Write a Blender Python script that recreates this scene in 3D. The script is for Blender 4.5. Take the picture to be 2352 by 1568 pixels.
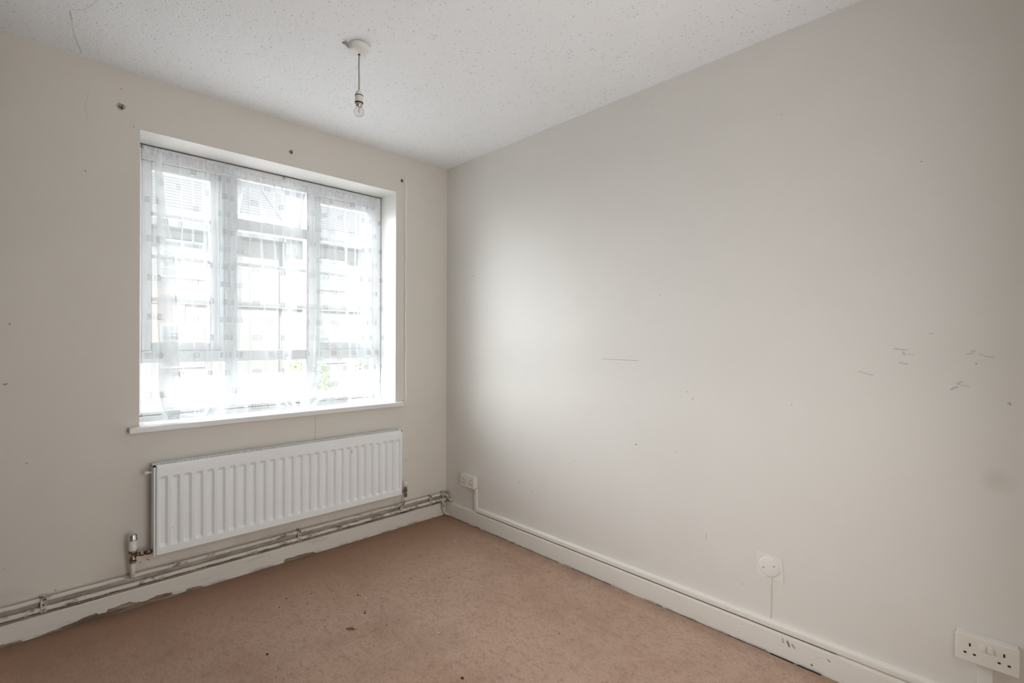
import bpy, bmesh, math, random
from mathutils import Vector, Matrix
random.seed(7)
for o in list(bpy.data.objects): bpy.data.objects.remove(o)
S = bpy.context.scene
COL = S.collection
PI = math.pi
H = 2.55                                   # room height; corner of the two walls at the origin

# ------------------------------------------------------------------ camera, world, lights, exposure
cam_d = bpy.data.cameras.new('camera'); cam = bpy.data.objects.new('camera', cam_d); COL.objects.link(cam)
S.camera = cam
cam_d.sensor_width = 36; cam_d.lens = 36*1123.137/2352; cam_d.clip_start = .02; cam_d.clip_end = 300
YAW, PIT, ROLL = 0.797259889, -0.00235371, 0.00431525
f = Vector((math.cos(PIT)*math.cos(YAW), math.cos(PIT)*math.sin(YAW), math.sin(PIT)))
r0 = Vector((math.sin(YAW), -math.cos(YAW), 0)); u0 = r0.cross(f)
r = math.cos(ROLL)*r0 + math.sin(ROLL)*u0; u = -math.sin(ROLL)*r0 + math.cos(ROLL)*u0
M = Matrix.Identity(4)
for i in range(3):
    M[i][0], M[i][1], M[i][2] = r[i], u[i], -f[i]
M.translation = Vector((-2.19203, -2.94093, 1.285235))
cam.matrix_world = M

SKY, GLOW = 1.6, 25
w = bpy.data.worlds.new('world'); S.world = w; w.use_nodes = True; wt = w.node_tree
bg = wt.nodes['Background']                # pale overcast sky, plus an added out-of-view glow that lights the room
tc = wt.nodes.new('ShaderNodeTexCoord'); dp = wt.nodes.new('ShaderNodeVectorMath'); dp.operation = 'DOT_PRODUCT'; dp.inputs[1].default_value = tuple(Vector((-.62, .70, .36)).normalized())
cl_ = wt.nodes.new('ShaderNodeMath'); cl_.operation = 'MAXIMUM'; cl_.inputs[1].default_value = 0
pw = wt.nodes.new('ShaderNodeMath'); pw.operation = 'POWER'; pw.inputs[1].default_value = 4.5
ma = wt.nodes.new('ShaderNodeMath'); ma.operation = 'MULTIPLY_ADD'; ma.inputs[1].default_value = GLOW; ma.inputs[2].default_value = SKY
wt.links.new(tc.outputs['Generated'], dp.inputs[0]); wt.links.new(dp.outputs['Value'], cl_.inputs[0]); wt.links.new(cl_.outputs[0], pw.inputs[0]); wt.links.new(pw.outputs[0], ma.inputs[0]); wt.links.new(ma.outputs[0], bg.inputs[1])
bg.inputs[0].default_value = (.95, .975, 1, 1)
def area(name, loc, rot, sx, sy, energy, color=(1, 1, 1), portal=False):
    l = bpy.data.lights.new(name, 'AREA'); l.shape = 'RECTANGLE'; l.size = sx; l.size_y = sy; l.energy = energy; l.color = color
    o = bpy.data.objects.new(name, l); COL.objects.link(o); o.location = loc; o.rotation_euler = rot
    if portal: l.cycles.is_portal = True
    return o
area('window_portal', (-1.13, .34, 1.58), (-PI/2, 0, 0), 1.44, 1.50, 1, portal=True)   # sampling aid for the sky through the window
area('doorway_fill', (-1.225, -3.26, 1.04), (PI/2, 0, 0), .80, 1.9, 19, (1, .995, .985))   # added fill light at the unseen doorway, brightens the room from behind
sl = bpy.data.lights.new('sun', 'SUN'); sl.energy = 5; sl.angle = .009; sl.color = (1, .97, .92)
so = bpy.data.objects.new('sun', sl); COL.objects.link(so); so.rotation_euler = Vector((-.35, -.75, .62)).to_track_quat('Z', 'Y').to_euler()   # behind this building, on the houses opposite
S.view_settings.view_transform = 'Standard'; S.view_settings.look = 'None'
S.view_settings.exposure = 0.12; S.view_settings.gamma = 1.0; S.view_settings.use_curve_mapping = False
S.cycles.max_bounces = 12; S.cycles.diffuse_bounces = 7; S.cycles.transparent_max_bounces = 32; S.cycles.transmission_bounces = 8

# ------------------------------------------------------------------ node helpers
def mat(name, base=(.8, .8, .8), rough=.6, metal=0, spec=.5):
    m = bpy.data.materials.new(name); m.use_nodes = True
    b = m.node_tree.nodes['Principled BSDF']
    b.inputs['Base Color'].default_value = (*base, 1); b.inputs['Roughness'].default_value = rough
    b.inputs['Metallic'].default_value = metal; b.inputs['Specular IOR Level'].default_value = spec
    return m
class N:
    """small helper around one node tree"""
    def __init__(s, m): s.t = m.node_tree; s.b = s.t.nodes.get('Principled BSDF')
    def n(s, typ, **kw):
        x = s.t.nodes.new(typ)
        for k, v in kw.items(): setattr(x, k, v)
        return x
    def l(s, a, b): s.t.links.new(a, b)
    def set(s, sock, v):
        if isinstance(v, bpy.types.NodeSocket): s.l(v, sock)
        elif v is not None: sock.default_value = v
    def math(s, op, a, b=None, c=None, clamp=False):
        x = s.n('ShaderNodeMath', operation=op, use_clamp=clamp); s.set(x.inputs[0], a)
        if b is not None: s.set(x.inputs[1], b)
        if c is not None: s.set(x.inputs[2], c)
        return x.outputs[0]
    def vec(s, op, a, b=None):
        x = s.n('ShaderNodeVectorMath', operation=op); s.set(x.inputs[0], a)
        if b is not None: s.set(x.inputs[1], b)
        return x
    def ramp(s, v, a, b, lo=0., hi=1.):
        x = s.n('ShaderNodeMapRange', clamp=True); s.set(x.inputs[0], v)
        for i, q in enumerate((a, b, lo, hi)): x.inputs[i+1].default_value = q
        return x.outputs[0]
    def mix(s, fac, a, b):
        x = s.n('ShaderNodeMix', data_type='RGBA'); s.set(x.inputs[0], fac)
        s.set(x.inputs[6], a if isinstance(a, bpy.types.NodeSocket) else (*a, 1)); s.set(x.inputs[7], b if isinstance(b, bpy.types.NodeSocket) else (*b, 1))
        return x.outputs[2]
    def noise(s, scale, detail=4, rough=.55, vec=None, sc=None):
        x = s.n('ShaderNodeTexNoise'); x.inputs['Scale'].default_value = scale; x.inputs['Detail'].default_value = detail; x.inputs['Roughness'].default_value = rough
        v = vec if vec is not None else s.obj()
        if sc: mp = s.n('ShaderNodeMapping'); mp.inputs['Scale'].default_value = sc; s.l(v, mp.inputs[0]); v = mp.outputs[0]
        s.l(v, x.inputs['Vector']); return x.outputs[0]
    def voro(s, scale, vec=None, feat='F1', sc=None):
        x = s.n('ShaderNodeTexVoronoi', feature=feat); x.inputs['Scale'].default_value = scale
        v = vec if vec is not None else s.obj()
        if sc: mp = s.n('ShaderNodeMapping'); mp.inputs['Scale'].default_value = sc; s.l(v, mp.inputs[0]); v = mp.outputs[0]
        s.l(v, x.inputs['Vector']); return x
    def obj(s):
        if not hasattr(s, '_o'): s._o = s.n('ShaderNodeTexCoord').outputs['Object']
        return s._o
    def sep(s, v=None):
        x = s.n('ShaderNodeSeparateXYZ'); s.l(v if v is not None else s.obj(), x.inputs[0]); return x.outputs
    def bump(s, h, strength=.3, dist=.002, prev=None):
        x = s.n('ShaderNodeBump'); x.inputs['Strength'].default_value = strength; x.inputs['Distance'].default_value = dist; s.l(h, x.inputs['Height'])
        if prev is not None: s.l(prev, x.inputs['Normal'])
        return x.outputs[0]
    def seg(s, p, a, b, wd):
        """mask of a stroke from a to b (3-vectors) of half width wd"""
        a = Vector(a); b = Vector(b); ba = b-a
        pa = s.vec('SUBTRACT', p, tuple(a)).outputs[0]
        d = s.vec('DOT_PRODUCT', pa, tuple(ba)).outputs['Value']
        h = s.math('DIVIDE', d, max(ba.dot(ba), 1e-9), clamp=True)
        sc = s.n('ShaderNodeVectorMath', operation='SCALE'); sc.inputs[0].default_value = tuple(ba); s.l(h, sc.inputs[3])
        q = s.vec('SUBTRACT', pa, sc.outputs[0]).outputs[0]
        ln = s.vec('LENGTH', q).outputs['Value']
        return s.ramp(ln, wd*.5, wd*1.3, 1, 0)
    def strokes(s, segs):
        """list of (a, b, half width, strength) -> combined mask"""
        tot = None
        for a, b, wd, k in segs:
            mk = s.math('MULTIPLY', s.seg(s.obj(), a, b, wd), k)
            tot = mk if tot is None else s.math('MAXIMUM', tot, mk)
        return tot

# ------------------------------------------------------------------ materials
def wall_mat(name, segs, stain=None, pipes=False):
    base = (.775, .742, .68) if pipes else (.785, .765, .725)
    m = mat(name, (.72, .70, .65), .5, spec=.35); n = N(m)
    big = n.noise(1.3, 4, .6); fine = n.noise(55, 3, .6); vert = n.noise(5, 3, .6, sc=(1.6, 1.6, .25))
    c = n.mix(n.ramp(big, .3, .7), base, tuple(q*.955 for q in base))
    c = n.mix(n.ramp(n.noise(230, 2, .5), .70, .76, 0, .25), c, (.58, .52, .44))
    specks = n.ramp(n.voro(9).outputs['Distance'], .012, .03, .7, 0)
    c = n.mix(specks, c, (.30, .25, .2))
    if stain:
        d = n.vec('DISTANCE', n.obj(), stain[0]).outputs['Value']
        d = n.math('ADD', d, n.math('MULTIPLY', n.noise(14), .05))
        c = n.mix(n.ramp(d, stain[1]*.6, stain[1]*1.5, .28, 0), c, (.50, .43, .37))
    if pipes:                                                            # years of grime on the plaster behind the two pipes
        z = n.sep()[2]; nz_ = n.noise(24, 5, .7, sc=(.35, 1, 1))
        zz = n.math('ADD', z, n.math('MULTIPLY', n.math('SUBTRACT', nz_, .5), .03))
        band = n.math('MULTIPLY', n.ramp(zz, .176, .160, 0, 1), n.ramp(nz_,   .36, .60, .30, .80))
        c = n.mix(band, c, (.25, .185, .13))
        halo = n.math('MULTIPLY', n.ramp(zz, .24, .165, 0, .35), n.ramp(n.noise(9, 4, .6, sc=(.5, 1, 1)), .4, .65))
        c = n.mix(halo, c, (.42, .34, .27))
    mk = n.strokes(segs)
    mk = n.math('MULTIPLY', mk, n.ramp(n.noise(160, 2), .3, .5, .45, 1))
    c = n.mix(mk, c, (.17, .15, .135))
    n.l(c, n.b.inputs['Base Color'])
    b1 = n.bump(fine, .10, .002); b2 = n.bump(vert, .35, .006, b1); b3 = n.bump(n.voro(3.1, sc=(1, 1, .7)).outputs['Distance'], .08, .006, b2)
    n.l(b3, n.b.inputs['Normal'])
    return m
W = lambda x1, z1, x2, z2, wd, k: ((x1, 0, z1), (x2, 0, z2), wd, k)
R = lambda y1, z1, y2, z2, wd, k: ((0, y1, z1), (0, y2, z2), wd, k)
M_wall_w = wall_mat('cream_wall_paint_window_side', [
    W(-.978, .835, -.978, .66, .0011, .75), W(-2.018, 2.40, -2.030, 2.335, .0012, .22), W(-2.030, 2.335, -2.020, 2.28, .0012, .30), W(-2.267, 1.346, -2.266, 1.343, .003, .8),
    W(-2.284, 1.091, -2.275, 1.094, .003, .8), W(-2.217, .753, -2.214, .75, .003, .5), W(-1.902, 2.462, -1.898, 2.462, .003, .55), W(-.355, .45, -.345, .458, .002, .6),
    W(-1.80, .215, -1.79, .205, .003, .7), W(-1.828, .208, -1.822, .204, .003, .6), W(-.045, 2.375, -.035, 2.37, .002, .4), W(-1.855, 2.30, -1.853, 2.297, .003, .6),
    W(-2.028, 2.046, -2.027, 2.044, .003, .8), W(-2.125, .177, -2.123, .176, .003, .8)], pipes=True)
M_wall_p = wall_mat('cream_wall_paint_plain', [((0, -9, 0), (0, -9.01, 0), .001, .1)])
M_wall_r = wall_mat('cream_wall_paint_long_side', [
    R(-1.390, 1.187, -1.614, 1.185, .0022, .42), R(-2.644, 1.262, -2.668, 1.258, .0022, .4), R(-2.668, 1.258, -2.684, 1.258, .003, .25), R(-2.671, 1.250, -2.674, 1.240, .0035, .3),
    R(-2.674, 1.243, -2.70, 1.241, .002, .25), R(-2.661, 1.212, -2.684, 1.208, .002, .42), R(-2.541, 1.175, -2.584, 1.163, .0018, .38), R(-2.798, 1.128, -2.812, 1.137, .0035, .38),
    R(-2.814, 1.147, -2.824, 1.156, .0035, .34), R(-2.814, 1.146, -2.842, 1.139, .0018, .32), R(-2.836, 1.246, -2.850, 1.25, .003, .25), R(-2.848, 1.256, -2.856, 1.255, .003, .3),
    R(-2.866, 1.247, -2.882, 1.240, .003, .22), R(-2.884, 1.240, -2.90, 1.238, .003, .25), R(-2.858, 1.217, -2.859, 1.216, .003, .45), R(-2.933, 1.094, -2.936, 1.094, .004, .4),
    R(-1.604, .759, -1.605, .758, .004, .8), R(-1.730, 1.513, -1.731, 1.512, .003, .6), R(-.306, 1.735, -.308, 1.733, .004, .7), R(-1.872, 1.048, -1.874, 1.047, .003, .6), R(-1.899, 1.018, -1.903, 1.017, .003, .5),
    R(-.094, 2.447, -.092, 2.40, .0022, .38), R(-.880, .362, -.886, .354, .0025, .45), R(-.757, .390, -.775, .388, .003, .35), R(-.814, .419, -.816, .418, .003, .35),
    R(-1.969, .409, -1.967, .38, .0018, .4), R(-2.128, .24, -2.130, .235, .003, .3), R(-1.209, .605, -1.211, .598, .003, .3), R(-2.741, 1.315, -2.75, 1.314, .002, .3)],
    stain=((0, -2.91, .845), .05))
M_ceil = mat('stippled_ceiling_paint', (.80, .805, .80), .75, spec=.2); n = N(M_ceil)
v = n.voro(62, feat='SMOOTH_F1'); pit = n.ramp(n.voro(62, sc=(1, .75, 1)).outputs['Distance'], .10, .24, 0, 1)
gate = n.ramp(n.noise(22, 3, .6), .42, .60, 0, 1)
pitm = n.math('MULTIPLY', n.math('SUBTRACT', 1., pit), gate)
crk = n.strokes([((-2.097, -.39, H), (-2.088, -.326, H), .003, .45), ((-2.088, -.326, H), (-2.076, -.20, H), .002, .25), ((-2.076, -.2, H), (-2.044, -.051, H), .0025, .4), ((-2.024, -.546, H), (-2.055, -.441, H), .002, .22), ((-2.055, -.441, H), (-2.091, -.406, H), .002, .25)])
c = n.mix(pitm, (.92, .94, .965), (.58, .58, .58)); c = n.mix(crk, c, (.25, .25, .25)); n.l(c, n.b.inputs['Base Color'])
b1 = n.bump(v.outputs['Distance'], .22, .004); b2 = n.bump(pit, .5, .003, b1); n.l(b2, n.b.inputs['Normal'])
M_reveal = mat('white_reveal_paint', (.82, .805, .78), .45, spec=.4); n = N(M_reveal); n.l(n.bump(n.noise(18, 3), .12, .003), n.b.inputs['Normal'])

M_carpet = mat('worn_brown_carpet', (.4, .27, .2), .95, spec=.1); n = N(M_carpet)
a = n.noise(1.5, 5, .62); b_ = n.noise(7, 5, .65); c_ = n.noise(380, 2, .6); st = n.noise(36, 5, .75, sc=(1, .55, 1))
c = n.mix(n.ramp(a, .32, .68), (.47, .31, .225), (.65, .475, .375))
c = n.mix(n.ramp(b_, .38, .72, 0, .55), c, (.62, .45, .365))
c = n.mix(n.ramp(st, .50, .70, 0, .65), c, (.34, .225, .17))
c = n.mix(n.ramp(n.noise(2.6, 4, .6, sc=(1, 1, 1)), .55, .75, 0, .5), c, (.40, .28, .225))
c = n.mix(n.ramp(n.noise(90, 4, .75, sc=(1, .6, 1)), .50, .72, 0, .55), c, (.24, .155, .115))
c = n.mix(n.ramp(n.noise(120, 3, .7), .54, .72, 0, .40), c, (.72, .55, .45))
c = n.mix(n.ramp(c_, .35, .7, 0, .40), c, (.20, .12, .085))
vs = n.voro(26); dk = n.math('MULTIPLY', n.ramp(vs.outputs['Distance'], .05, .11, 1, 0), n.ramp(n.noise(3.4, 3), .48, .66, 0, .9))
c = n.mix(dk, c, (.07, .05, .045))
vs = n.voro(11.3); dk = n.ramp(vs.outputs['Distance'], .014, .034, .85, 0); c = n.mix(dk, c, (.05, .035, .03))
vs = n.voro(7.7); dk = n.ramp(vs.outputs['Distance'], .010, .022, .8, 0); c = n.mix(dk, c, (.75, .68, .62))
xyz = n.sep()
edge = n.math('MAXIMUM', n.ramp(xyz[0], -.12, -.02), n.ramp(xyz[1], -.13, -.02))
c = n.mix(n.math('MULTIPLY', n.ramp(n.math('ADD', xyz[1], n.math('MULTIPLY', n.noise(3), .35)), -.55, .10), .75), c, (.37, .215, .14))   # pile gets browner towards the window wall
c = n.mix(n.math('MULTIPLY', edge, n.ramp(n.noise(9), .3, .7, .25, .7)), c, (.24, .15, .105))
n.l(c, n.b.inputs['Base Color'])
b1 = n.bump(c_, .5, .004); b2 = n.bump(b_, .25, .01, b1); n.l(b2, n.b.inputs['Normal'])

def grimy(name, base, dirt, rough=.5, amt=.5, scale=22, sc=(.35, 1, 1), lo=.56, hi=.68, extra=None):
    m = mat(name, base, rough, spec=.4); n = N(m)
    d = n.ramp(n.noise(scale, 5, .7, sc=sc), lo, hi, 0, amt)
    c = n.mix(d, base, dirt)
    sp = n.ramp(n.voro(34).outputs['Distance'], .03, .08, .8, 0)
    gate = n.ramp(n.noise(5), .5, .6)
    c = n.mix(n.math('MULTIPLY', sp, gate), c, (.10, .07, .05))
    if extra: c = extra(n, c)
    n.l(c, n.b.inputs['Base Color']); n.l(n.bump(n.noise(26, 4, .6, sc=sc), .25, .003), n.b.inputs['Normal'])
    return m
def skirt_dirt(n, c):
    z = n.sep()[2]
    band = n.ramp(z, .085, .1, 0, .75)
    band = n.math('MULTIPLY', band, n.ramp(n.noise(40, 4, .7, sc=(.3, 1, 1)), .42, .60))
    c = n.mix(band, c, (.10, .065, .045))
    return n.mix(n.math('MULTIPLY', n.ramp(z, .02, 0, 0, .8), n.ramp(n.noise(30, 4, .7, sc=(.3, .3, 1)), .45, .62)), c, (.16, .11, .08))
M_skirt = grimy('off_white_gloss_paint', (.77, .745, .69), (.45, .39, .32), .38, .35, 16, lo=.58, hi=.72, extra=skirt_dirt)
def skr(n, c):
    z = n.sep()[2]
    k = n.strokes([((-.019, -2.294, .078), (-.019, -2.296, .066), .004, .5), ((-.019, -2.312, .075), (-.019, -2.318, .06), .0045, .85), ((-.019, -2.33, .07), (-.019, -2.336, .062), .005, .55), ((-.019, -2.398, .023), (-.019, -2.399, .022), .004, 1), ((-.019, -2.452, .068), (-.019, -2.458, .064), .003, .7)])
    c = n.mix(k, c, (.11, .09, .08))
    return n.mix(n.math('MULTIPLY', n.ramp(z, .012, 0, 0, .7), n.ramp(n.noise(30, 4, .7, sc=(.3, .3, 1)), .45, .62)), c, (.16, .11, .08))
M_skirt_r = grimy('cream_gloss_paint_long_side', (.80, .775, .72), (.60, .54, .46), .36, .25, 16, sc=(1, .35, 1), lo=.58, hi=.74, extra=skr)
M_pipe = grimy('old_painted_pipe', (.75, .72, .66), (.19, .13, .085), .42, .85, 30, sc=(.5, 1, 1), lo=.54, hi=.64)
M_crust = grimy('crusty_painted_fitting', (.62, .57, .49), (.09, .06, .045), .6, .95, 60, sc=(1, 1, 1), lo=.50, hi=.60)
M_wood = mat('bare_skirting_wood', (.30, .25, .19), .85); n = N(M_wood); n.l(n.mix(n.ramp(n.noise(40, 4, .7, sc=(.2, 1, 1)), .35, .65), (.15, .115, .085), (.42, .32, .235)), n.b.inputs['Base Color'])
M_black = mat('matt_black', (.035, .025, .02), .95)
M_rad = mat('white_radiator_enamel', (.92, .95, .965), .30, spec=.5); n = N(M_rad)
n.l(n.mix(n.strokes([((.319, -.1, .360), (.316, -.1, .352), .0012, .8), ((.316, -.1, .352), (.318, -.1, .335), .0014, .85), ((-.60, -.09, .12), (-.601, -.09, .119), .0022, .9), ((-.36, -.09, .085), (-.361, -.09, .084), .0022, .9)]), (.92, .95, .965), (.12, .11, .10)), n.b.inputs['Base Color'])
M_raddark = mat('radiator_inside_steel', (.52, .53, .53), .6)
M_plastic = mat('white_socket_plastic', (.80, .77, .71), .32)
M_plastic2 = mat('painted_over_plastic', (.80, .785, .745), .45, spec=.4)
M_hole = mat('dark_hole', (.02, .02, .025), .8)
M_frame = mat('white_window_frame', (.80, .82, .84), .30, spec=.5)
n = N(M_frame); n.l(n.mix(n.ramp(n.noise(5, 3), .55, .72, 0, .22), (.78, .795, .81), (.48, .51, .54)), n.b.inputs['Base Color'])
M_sill = mat('white_sill_paint', (.84, .835, .82), .30, spec=.5); n = N(M_sill); n.l(n.bump(n.noise(14, 3), .15, .003), n.b.inputs['Normal'])
M_gasket = mat('dark_gasket', (.10, .10, .105), .7)
M_chrome = mat('chrome', (.75, .75, .76), .15, 1)
M_brass = mat('tarnished_brass', (.28, .21, .14), .38, 1); n = N(M_brass); n.l(n.mix(n.ramp(n.noise(120, 4, .7), .4, .6), (.10, .075, .055), (.55, .45, .34)), n.b.inputs['Base Color'])
M_white = mat('white_valve_plastic', (.82, .80, .76), .4)
M_rose = mat('white_ceiling_rose_plastic', (.83, .82, .80), .3)
M_cord = mat('grey_flex', (.42, .40, .37), .6)
M_bulbcap = mat('bulb_cap_metal', (.62, .60, .56), .3, .9)
M_fil = mat('filament_support', (.45, .22, .13), .5)
M_steel = mat('rusty_screw_steel', (.13, .12, .105), .5, .7)
M_wire = mat('curtain_wire_coating', (.55, .56, .58), .4, .3)
M_leaf = mat('dried_leaf', (.17, .08, .045), .8)
M_crumb = mat('dark_crumb', (.04, .028, .024), .9)
M_chip = mat('pale_paint_flake', (.75, .70, .64), .7)
M_plaster = mat('torn_plaster', (.52, .46, .41), .95); n = N(M_plaster); n.l(n.bump(n.noise(300, 3), .8, .003), n.b.inputs['Normal'])

def glass_mat(name, tint=(1, 1, 1), lo=.03, hi=.5):
    m = bpy.data.materials.new(name); m.use_nodes = True; t = m.node_tree; t.nodes.clear()
    out = t.nodes.new('ShaderNodeOutputMaterial'); mx = t.nodes.new('ShaderNodeMixShader'); tr = t.nodes.new('ShaderNodeBsdfTransparent'); gl = t.nodes.new('ShaderNodeBsdfGlossy')
    tr.inputs[0].default_value = (*tint, 1); gl.inputs['Roughness'].default_value = .03
    fr = t.nodes.new('ShaderNodeLayerWeight'); fr.inputs[0].default_value = .3
    mr = t.nodes.new('ShaderNodeMapRange'); mr.inputs[3].default_value = lo; mr.inputs[4].default_value = hi
    t.links.new(fr.outputs['Fresnel'], mr.inputs[0]); t.links.new(mr.outputs[0], mx.inputs[0]); t.links.new(tr.outputs[0], mx.inputs[1]); t.links.new(gl.outputs[0], mx.inputs[2]); t.links.new(mx.outputs[0], out.inputs[0])
    return m
M_glass = glass_mat('window_glass', (.985, .995, .99), .02, .35)
M_bulb = glass_mat('clear_bulb_glass', (.98, .98, .98), .03, .45)

# sheer net with small woven square motifs; UV in metres (u along the fabric, v = height)
M_net = bpy.data.materials.new('sheer_net_with_square_motifs'); M_net.use_nodes = True; n = N(M_net); t = M_net.node_tree
t.nodes.remove(n.b)
uv = n.n('ShaderNodeUVMap').outputs[0]; us = n.sep(uv); U, V = us[0], us[1]
def motif(off_u, off_v, pu, pv):
    x = n.math('SUBTRACT', n.math('MULTIPLY', n.math('FRACT', n.math('ADD', n.math('DIVIDE', U, pu), off_u)), pu), pu/2)
    y = n.math('SUBTRACT', n.math('MULTIPLY', n.math('FRACT', n.math('ADD', n.math('DIVIDE', V, pv), off_v)), pv), pv/2)
    ax, ay = n.math('ABSOLUTE', x), n.math('ABSOLUTE', y)
    def ring(hw, hh, wd):
        d = n.math('MAXIMUM', n.math('SUBTRACT', ax, hw), n.math('SUBTRACT', ay, hh))
        return n.ramp(n.math('ABSOLUTE', d), wd*.6, wd*1.2, 1, 0)
    r1 = ring(.0165, .0132, .0010); r3 = ring(.0042, .0032, .0009)
    dash = n.ramp(n.math('SINE', n.math('MULTIPLY', n.math('ADD', x, n.math('MULTIPLY', y, .7)), 1150.)), -.2, .25)
    r2 = n.math('MULTIPLY', ring(.0108, .0082, .0012), dash)
    body = n.ramp(n.math('MAXIMUM', n.math('SUBTRACT', ax, .0165), n.math('SUBTRACT', ay, .0132)), -.0005, .0005, 1, 0)
    return n.math('MAXIMUM', n.math('MAXIMUM', r1, r2), r3), body
m1, b1 = motif(0, 0, .21, .20); m2, b2 = motif(.5, .5, .21, .20)
lines = n.math('MAXIMUM', m1, m2); body = n.math('MAXIMUM', b1, b2)
hemt = n.math('MAXIMUM', n.ramp(V, 2.236, 2.240), n.ramp(V, .914, .910)); hemv = n.ramp(V, 2.205, 2.207, 0, .25)
weave = n.ramp(n.math('MULTIPLY', n.math('SINE', n.math('MULTIPLY', U, 2600.)), n.math('SINE', n.math('MULTIPLY', V, 2600.))), -1, 1, .92, 1.08)
al = n.math('ADD', .23, n.math('MULTIPLY', hemt, .12)); al = n.math('ADD', al, n.math('MULTIPLY', body, .03)); al = n.math('ADD', al, n.math('MULTIPLY', n.math('MULTIPLY', n.ramp(U, .522, .528), n.ramp(U, .760, .754)), .17))   # extra opacity standing for the bunched layers of the folded strip
al = n.math('MULTIPLY', al, weave)
al = n.math('MAXIMUM', al, n.math('MULTIPLY', lines, .80))
tr = n.n('ShaderNodeBsdfTransparent'); df = n.n('ShaderNodeBsdfDiffuse'); tl = n.n('ShaderNodeBsdfTranslucent'); ms = n.n('ShaderNodeMixShader'); mx = n.n('ShaderNodeMixShader')
colr = n.mix(lines, (.90, .925, .94), (.28, .30, .32)); n.l(colr, df.inputs[0]); n.l(colr, tl.inputs[0]); ms.inputs[0].default_value = .20
n.l(df.outputs[0], ms.inputs[1]); n.l(tl.outputs[0], ms.inputs[2]); n.l(al, mx.inputs[0]); n.l(tr.outputs[0], mx.inputs[1]); n.l(ms.outputs[0], mx.inputs[2])
n.l(mx.outputs[0], t.nodes['Material Output'].inputs[0])

# ------------------------------------------------------------------ mesh helpers
def bm_box(bm, x0, x1, y0, y1, z0, z1, mi=0):
    vs = [bm.verts.new(p) for p in ((x0, y0, z0), (x1, y0, z0), (x1, y1, z0), (x0, y1, z0), (x0, y0, z1), (x1, y0, z1), (x1, y1, z1), (x0, y1, z1))]
    fs = []
    for q in ((0, 3, 2, 1), (4, 5, 6, 7), (0, 1, 5, 4), (1, 2, 6, 5), (2, 3, 7, 6), (3, 0, 4, 7)):
        fc = bm.faces.new([vs[i] for i in q]); fc.material_index = mi; fs.append(fc)
    return vs, fs
def bm_tube(bm, pts, rad, seg=12, caps=True, mi=0):
    pts = [Vector(p) for p in pts]; rings = []
    rr = rad if isinstance(rad, (list, tuple)) else [rad]*len(pts)
    up = None
    for i, p in enumerate(pts):
        d = (pts[min(i+1, len(pts)-1)]-pts[max(i-1, 0)]).normalized()
        if up is None: up = Vector((0, 0, 1)) if abs(d.z) < .9 else Vector((1, 0, 0))
        a = d.cross(up).normalized(); up = a.cross(d).normalized()
        rings.append([bm.verts.new(p+rr[i]*(math.cos(2*PI*k/seg)*a+math.sin(2*PI*k/seg)*up)) for k in range(seg)])
    for i in range(len(rings)-1):
        for k in range(seg):
            fc = bm.faces.new((rings[i][k], rings[i][(k+1) % seg], rings[i+1][(k+1) % seg], rings[i+1][k])); fc.smooth = True; fc.material_index = mi
    if caps:
        bm.faces.new(rings[0][::-1]).material_index = mi; bm.faces.new(rings[-1]).material_index = mi
def bm_lathe(bm, prof, c=(0, 0, 0), axis='z', seg=32, smooth=True, mi=0):
    rings = []; c = Vector(c)
    def P(r, h, a):
        x, y = r*math.cos(a), r*math.sin(a)
        return c + {'z': Vector((x, y, h)), 'x': Vector((h, x, y)), 'y': Vector((x, h, y))}[axis]
    for rd, h in prof:
        if rd < 1e-6: rings.append([bm.verts.new(P(0, h, 0))])
        else: rings.append([bm.verts.new(P(rd, h, 2*PI*k/seg)) for k in range(seg)])
    for i in range(len(rings)-1):
        A, B = rings[i], rings[i+1]
        for k in range(seg):
            k2 = (k+1) % seg
            if len(A) == 1 and len(B) == 1: continue
            q = (A[0], B[k2], B[k]) if len(A) == 1 else ((A[k], A[k2], B[0]) if len(B) == 1 else (A[k], A[k2], B[k2], B[k]))
            fc = bm.faces.new(q); fc.smooth = smooth; fc.material_index = mi
def bm_extrude(bm, prof, a0, a1, axis, closed=True, mi=0):
    """prof: list of (p, q) in the plane across the axis, extruded from a0 to a1. axis x -> (y,z); axis y -> (x,z); axis z -> (x,y)"""
    f3 = {'x': lambda t, p, q: (t, p, q), 'y': lambda t, p, q: (p, t, q), 'z': lambda t, p, q: (p, q, t)}[axis]
    A = [bm.verts.new(f3(a0, *p)) for p in prof]; B = [bm.verts.new(f3(a1, *p)) for p in prof]
    k = len(prof)
    for i in range(k if closed else k-1):
        fc = bm.faces.new((A[i], A[(i+1) % k], B[(i+1) % k], B[i])); fc.material_index = mi
    if closed: bm.faces.new(A[::-1]).material_index = mi; bm.faces.new(B).material_index = mi
def finish(name, bm, mats, parent=None, bevel=0, origin=None, seg=2, autosmooth=False):
    bmesh.ops.recalc_face_normals(bm, faces=bm.faces[:])
    me = bpy.data.meshes.new(name); bm.to_mesh(me); bm.free()
    for m in (mats if isinstance(mats, (list, tuple)) else [mats]): me.materials.append(m)
    o = bpy.data.objects.new(name, me); COL.objects.link(o)
    if origin is not None:
        me.transform(Matrix.Translation(-Vector(origin))); o.location = origin
    if parent is not None:
        if origin is not None: o.location = Vector(origin)-parent.location
        else:
            me.transform(Matrix.Translation(-parent.location))
        o.parent = parent
    if bevel:
        md = o.modifiers.new('bevel', 'BEVEL'); md.width = bevel; md.segments = seg; md.limit_method = 'ANGLE'; md.angle_limit = .6
        for p in me.polygons: p.use_smooth = True
        wn = o.modifiers.new('wn', 'WEIGHTED_NORMAL'); wn.keep_sharp = True
    return o
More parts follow.
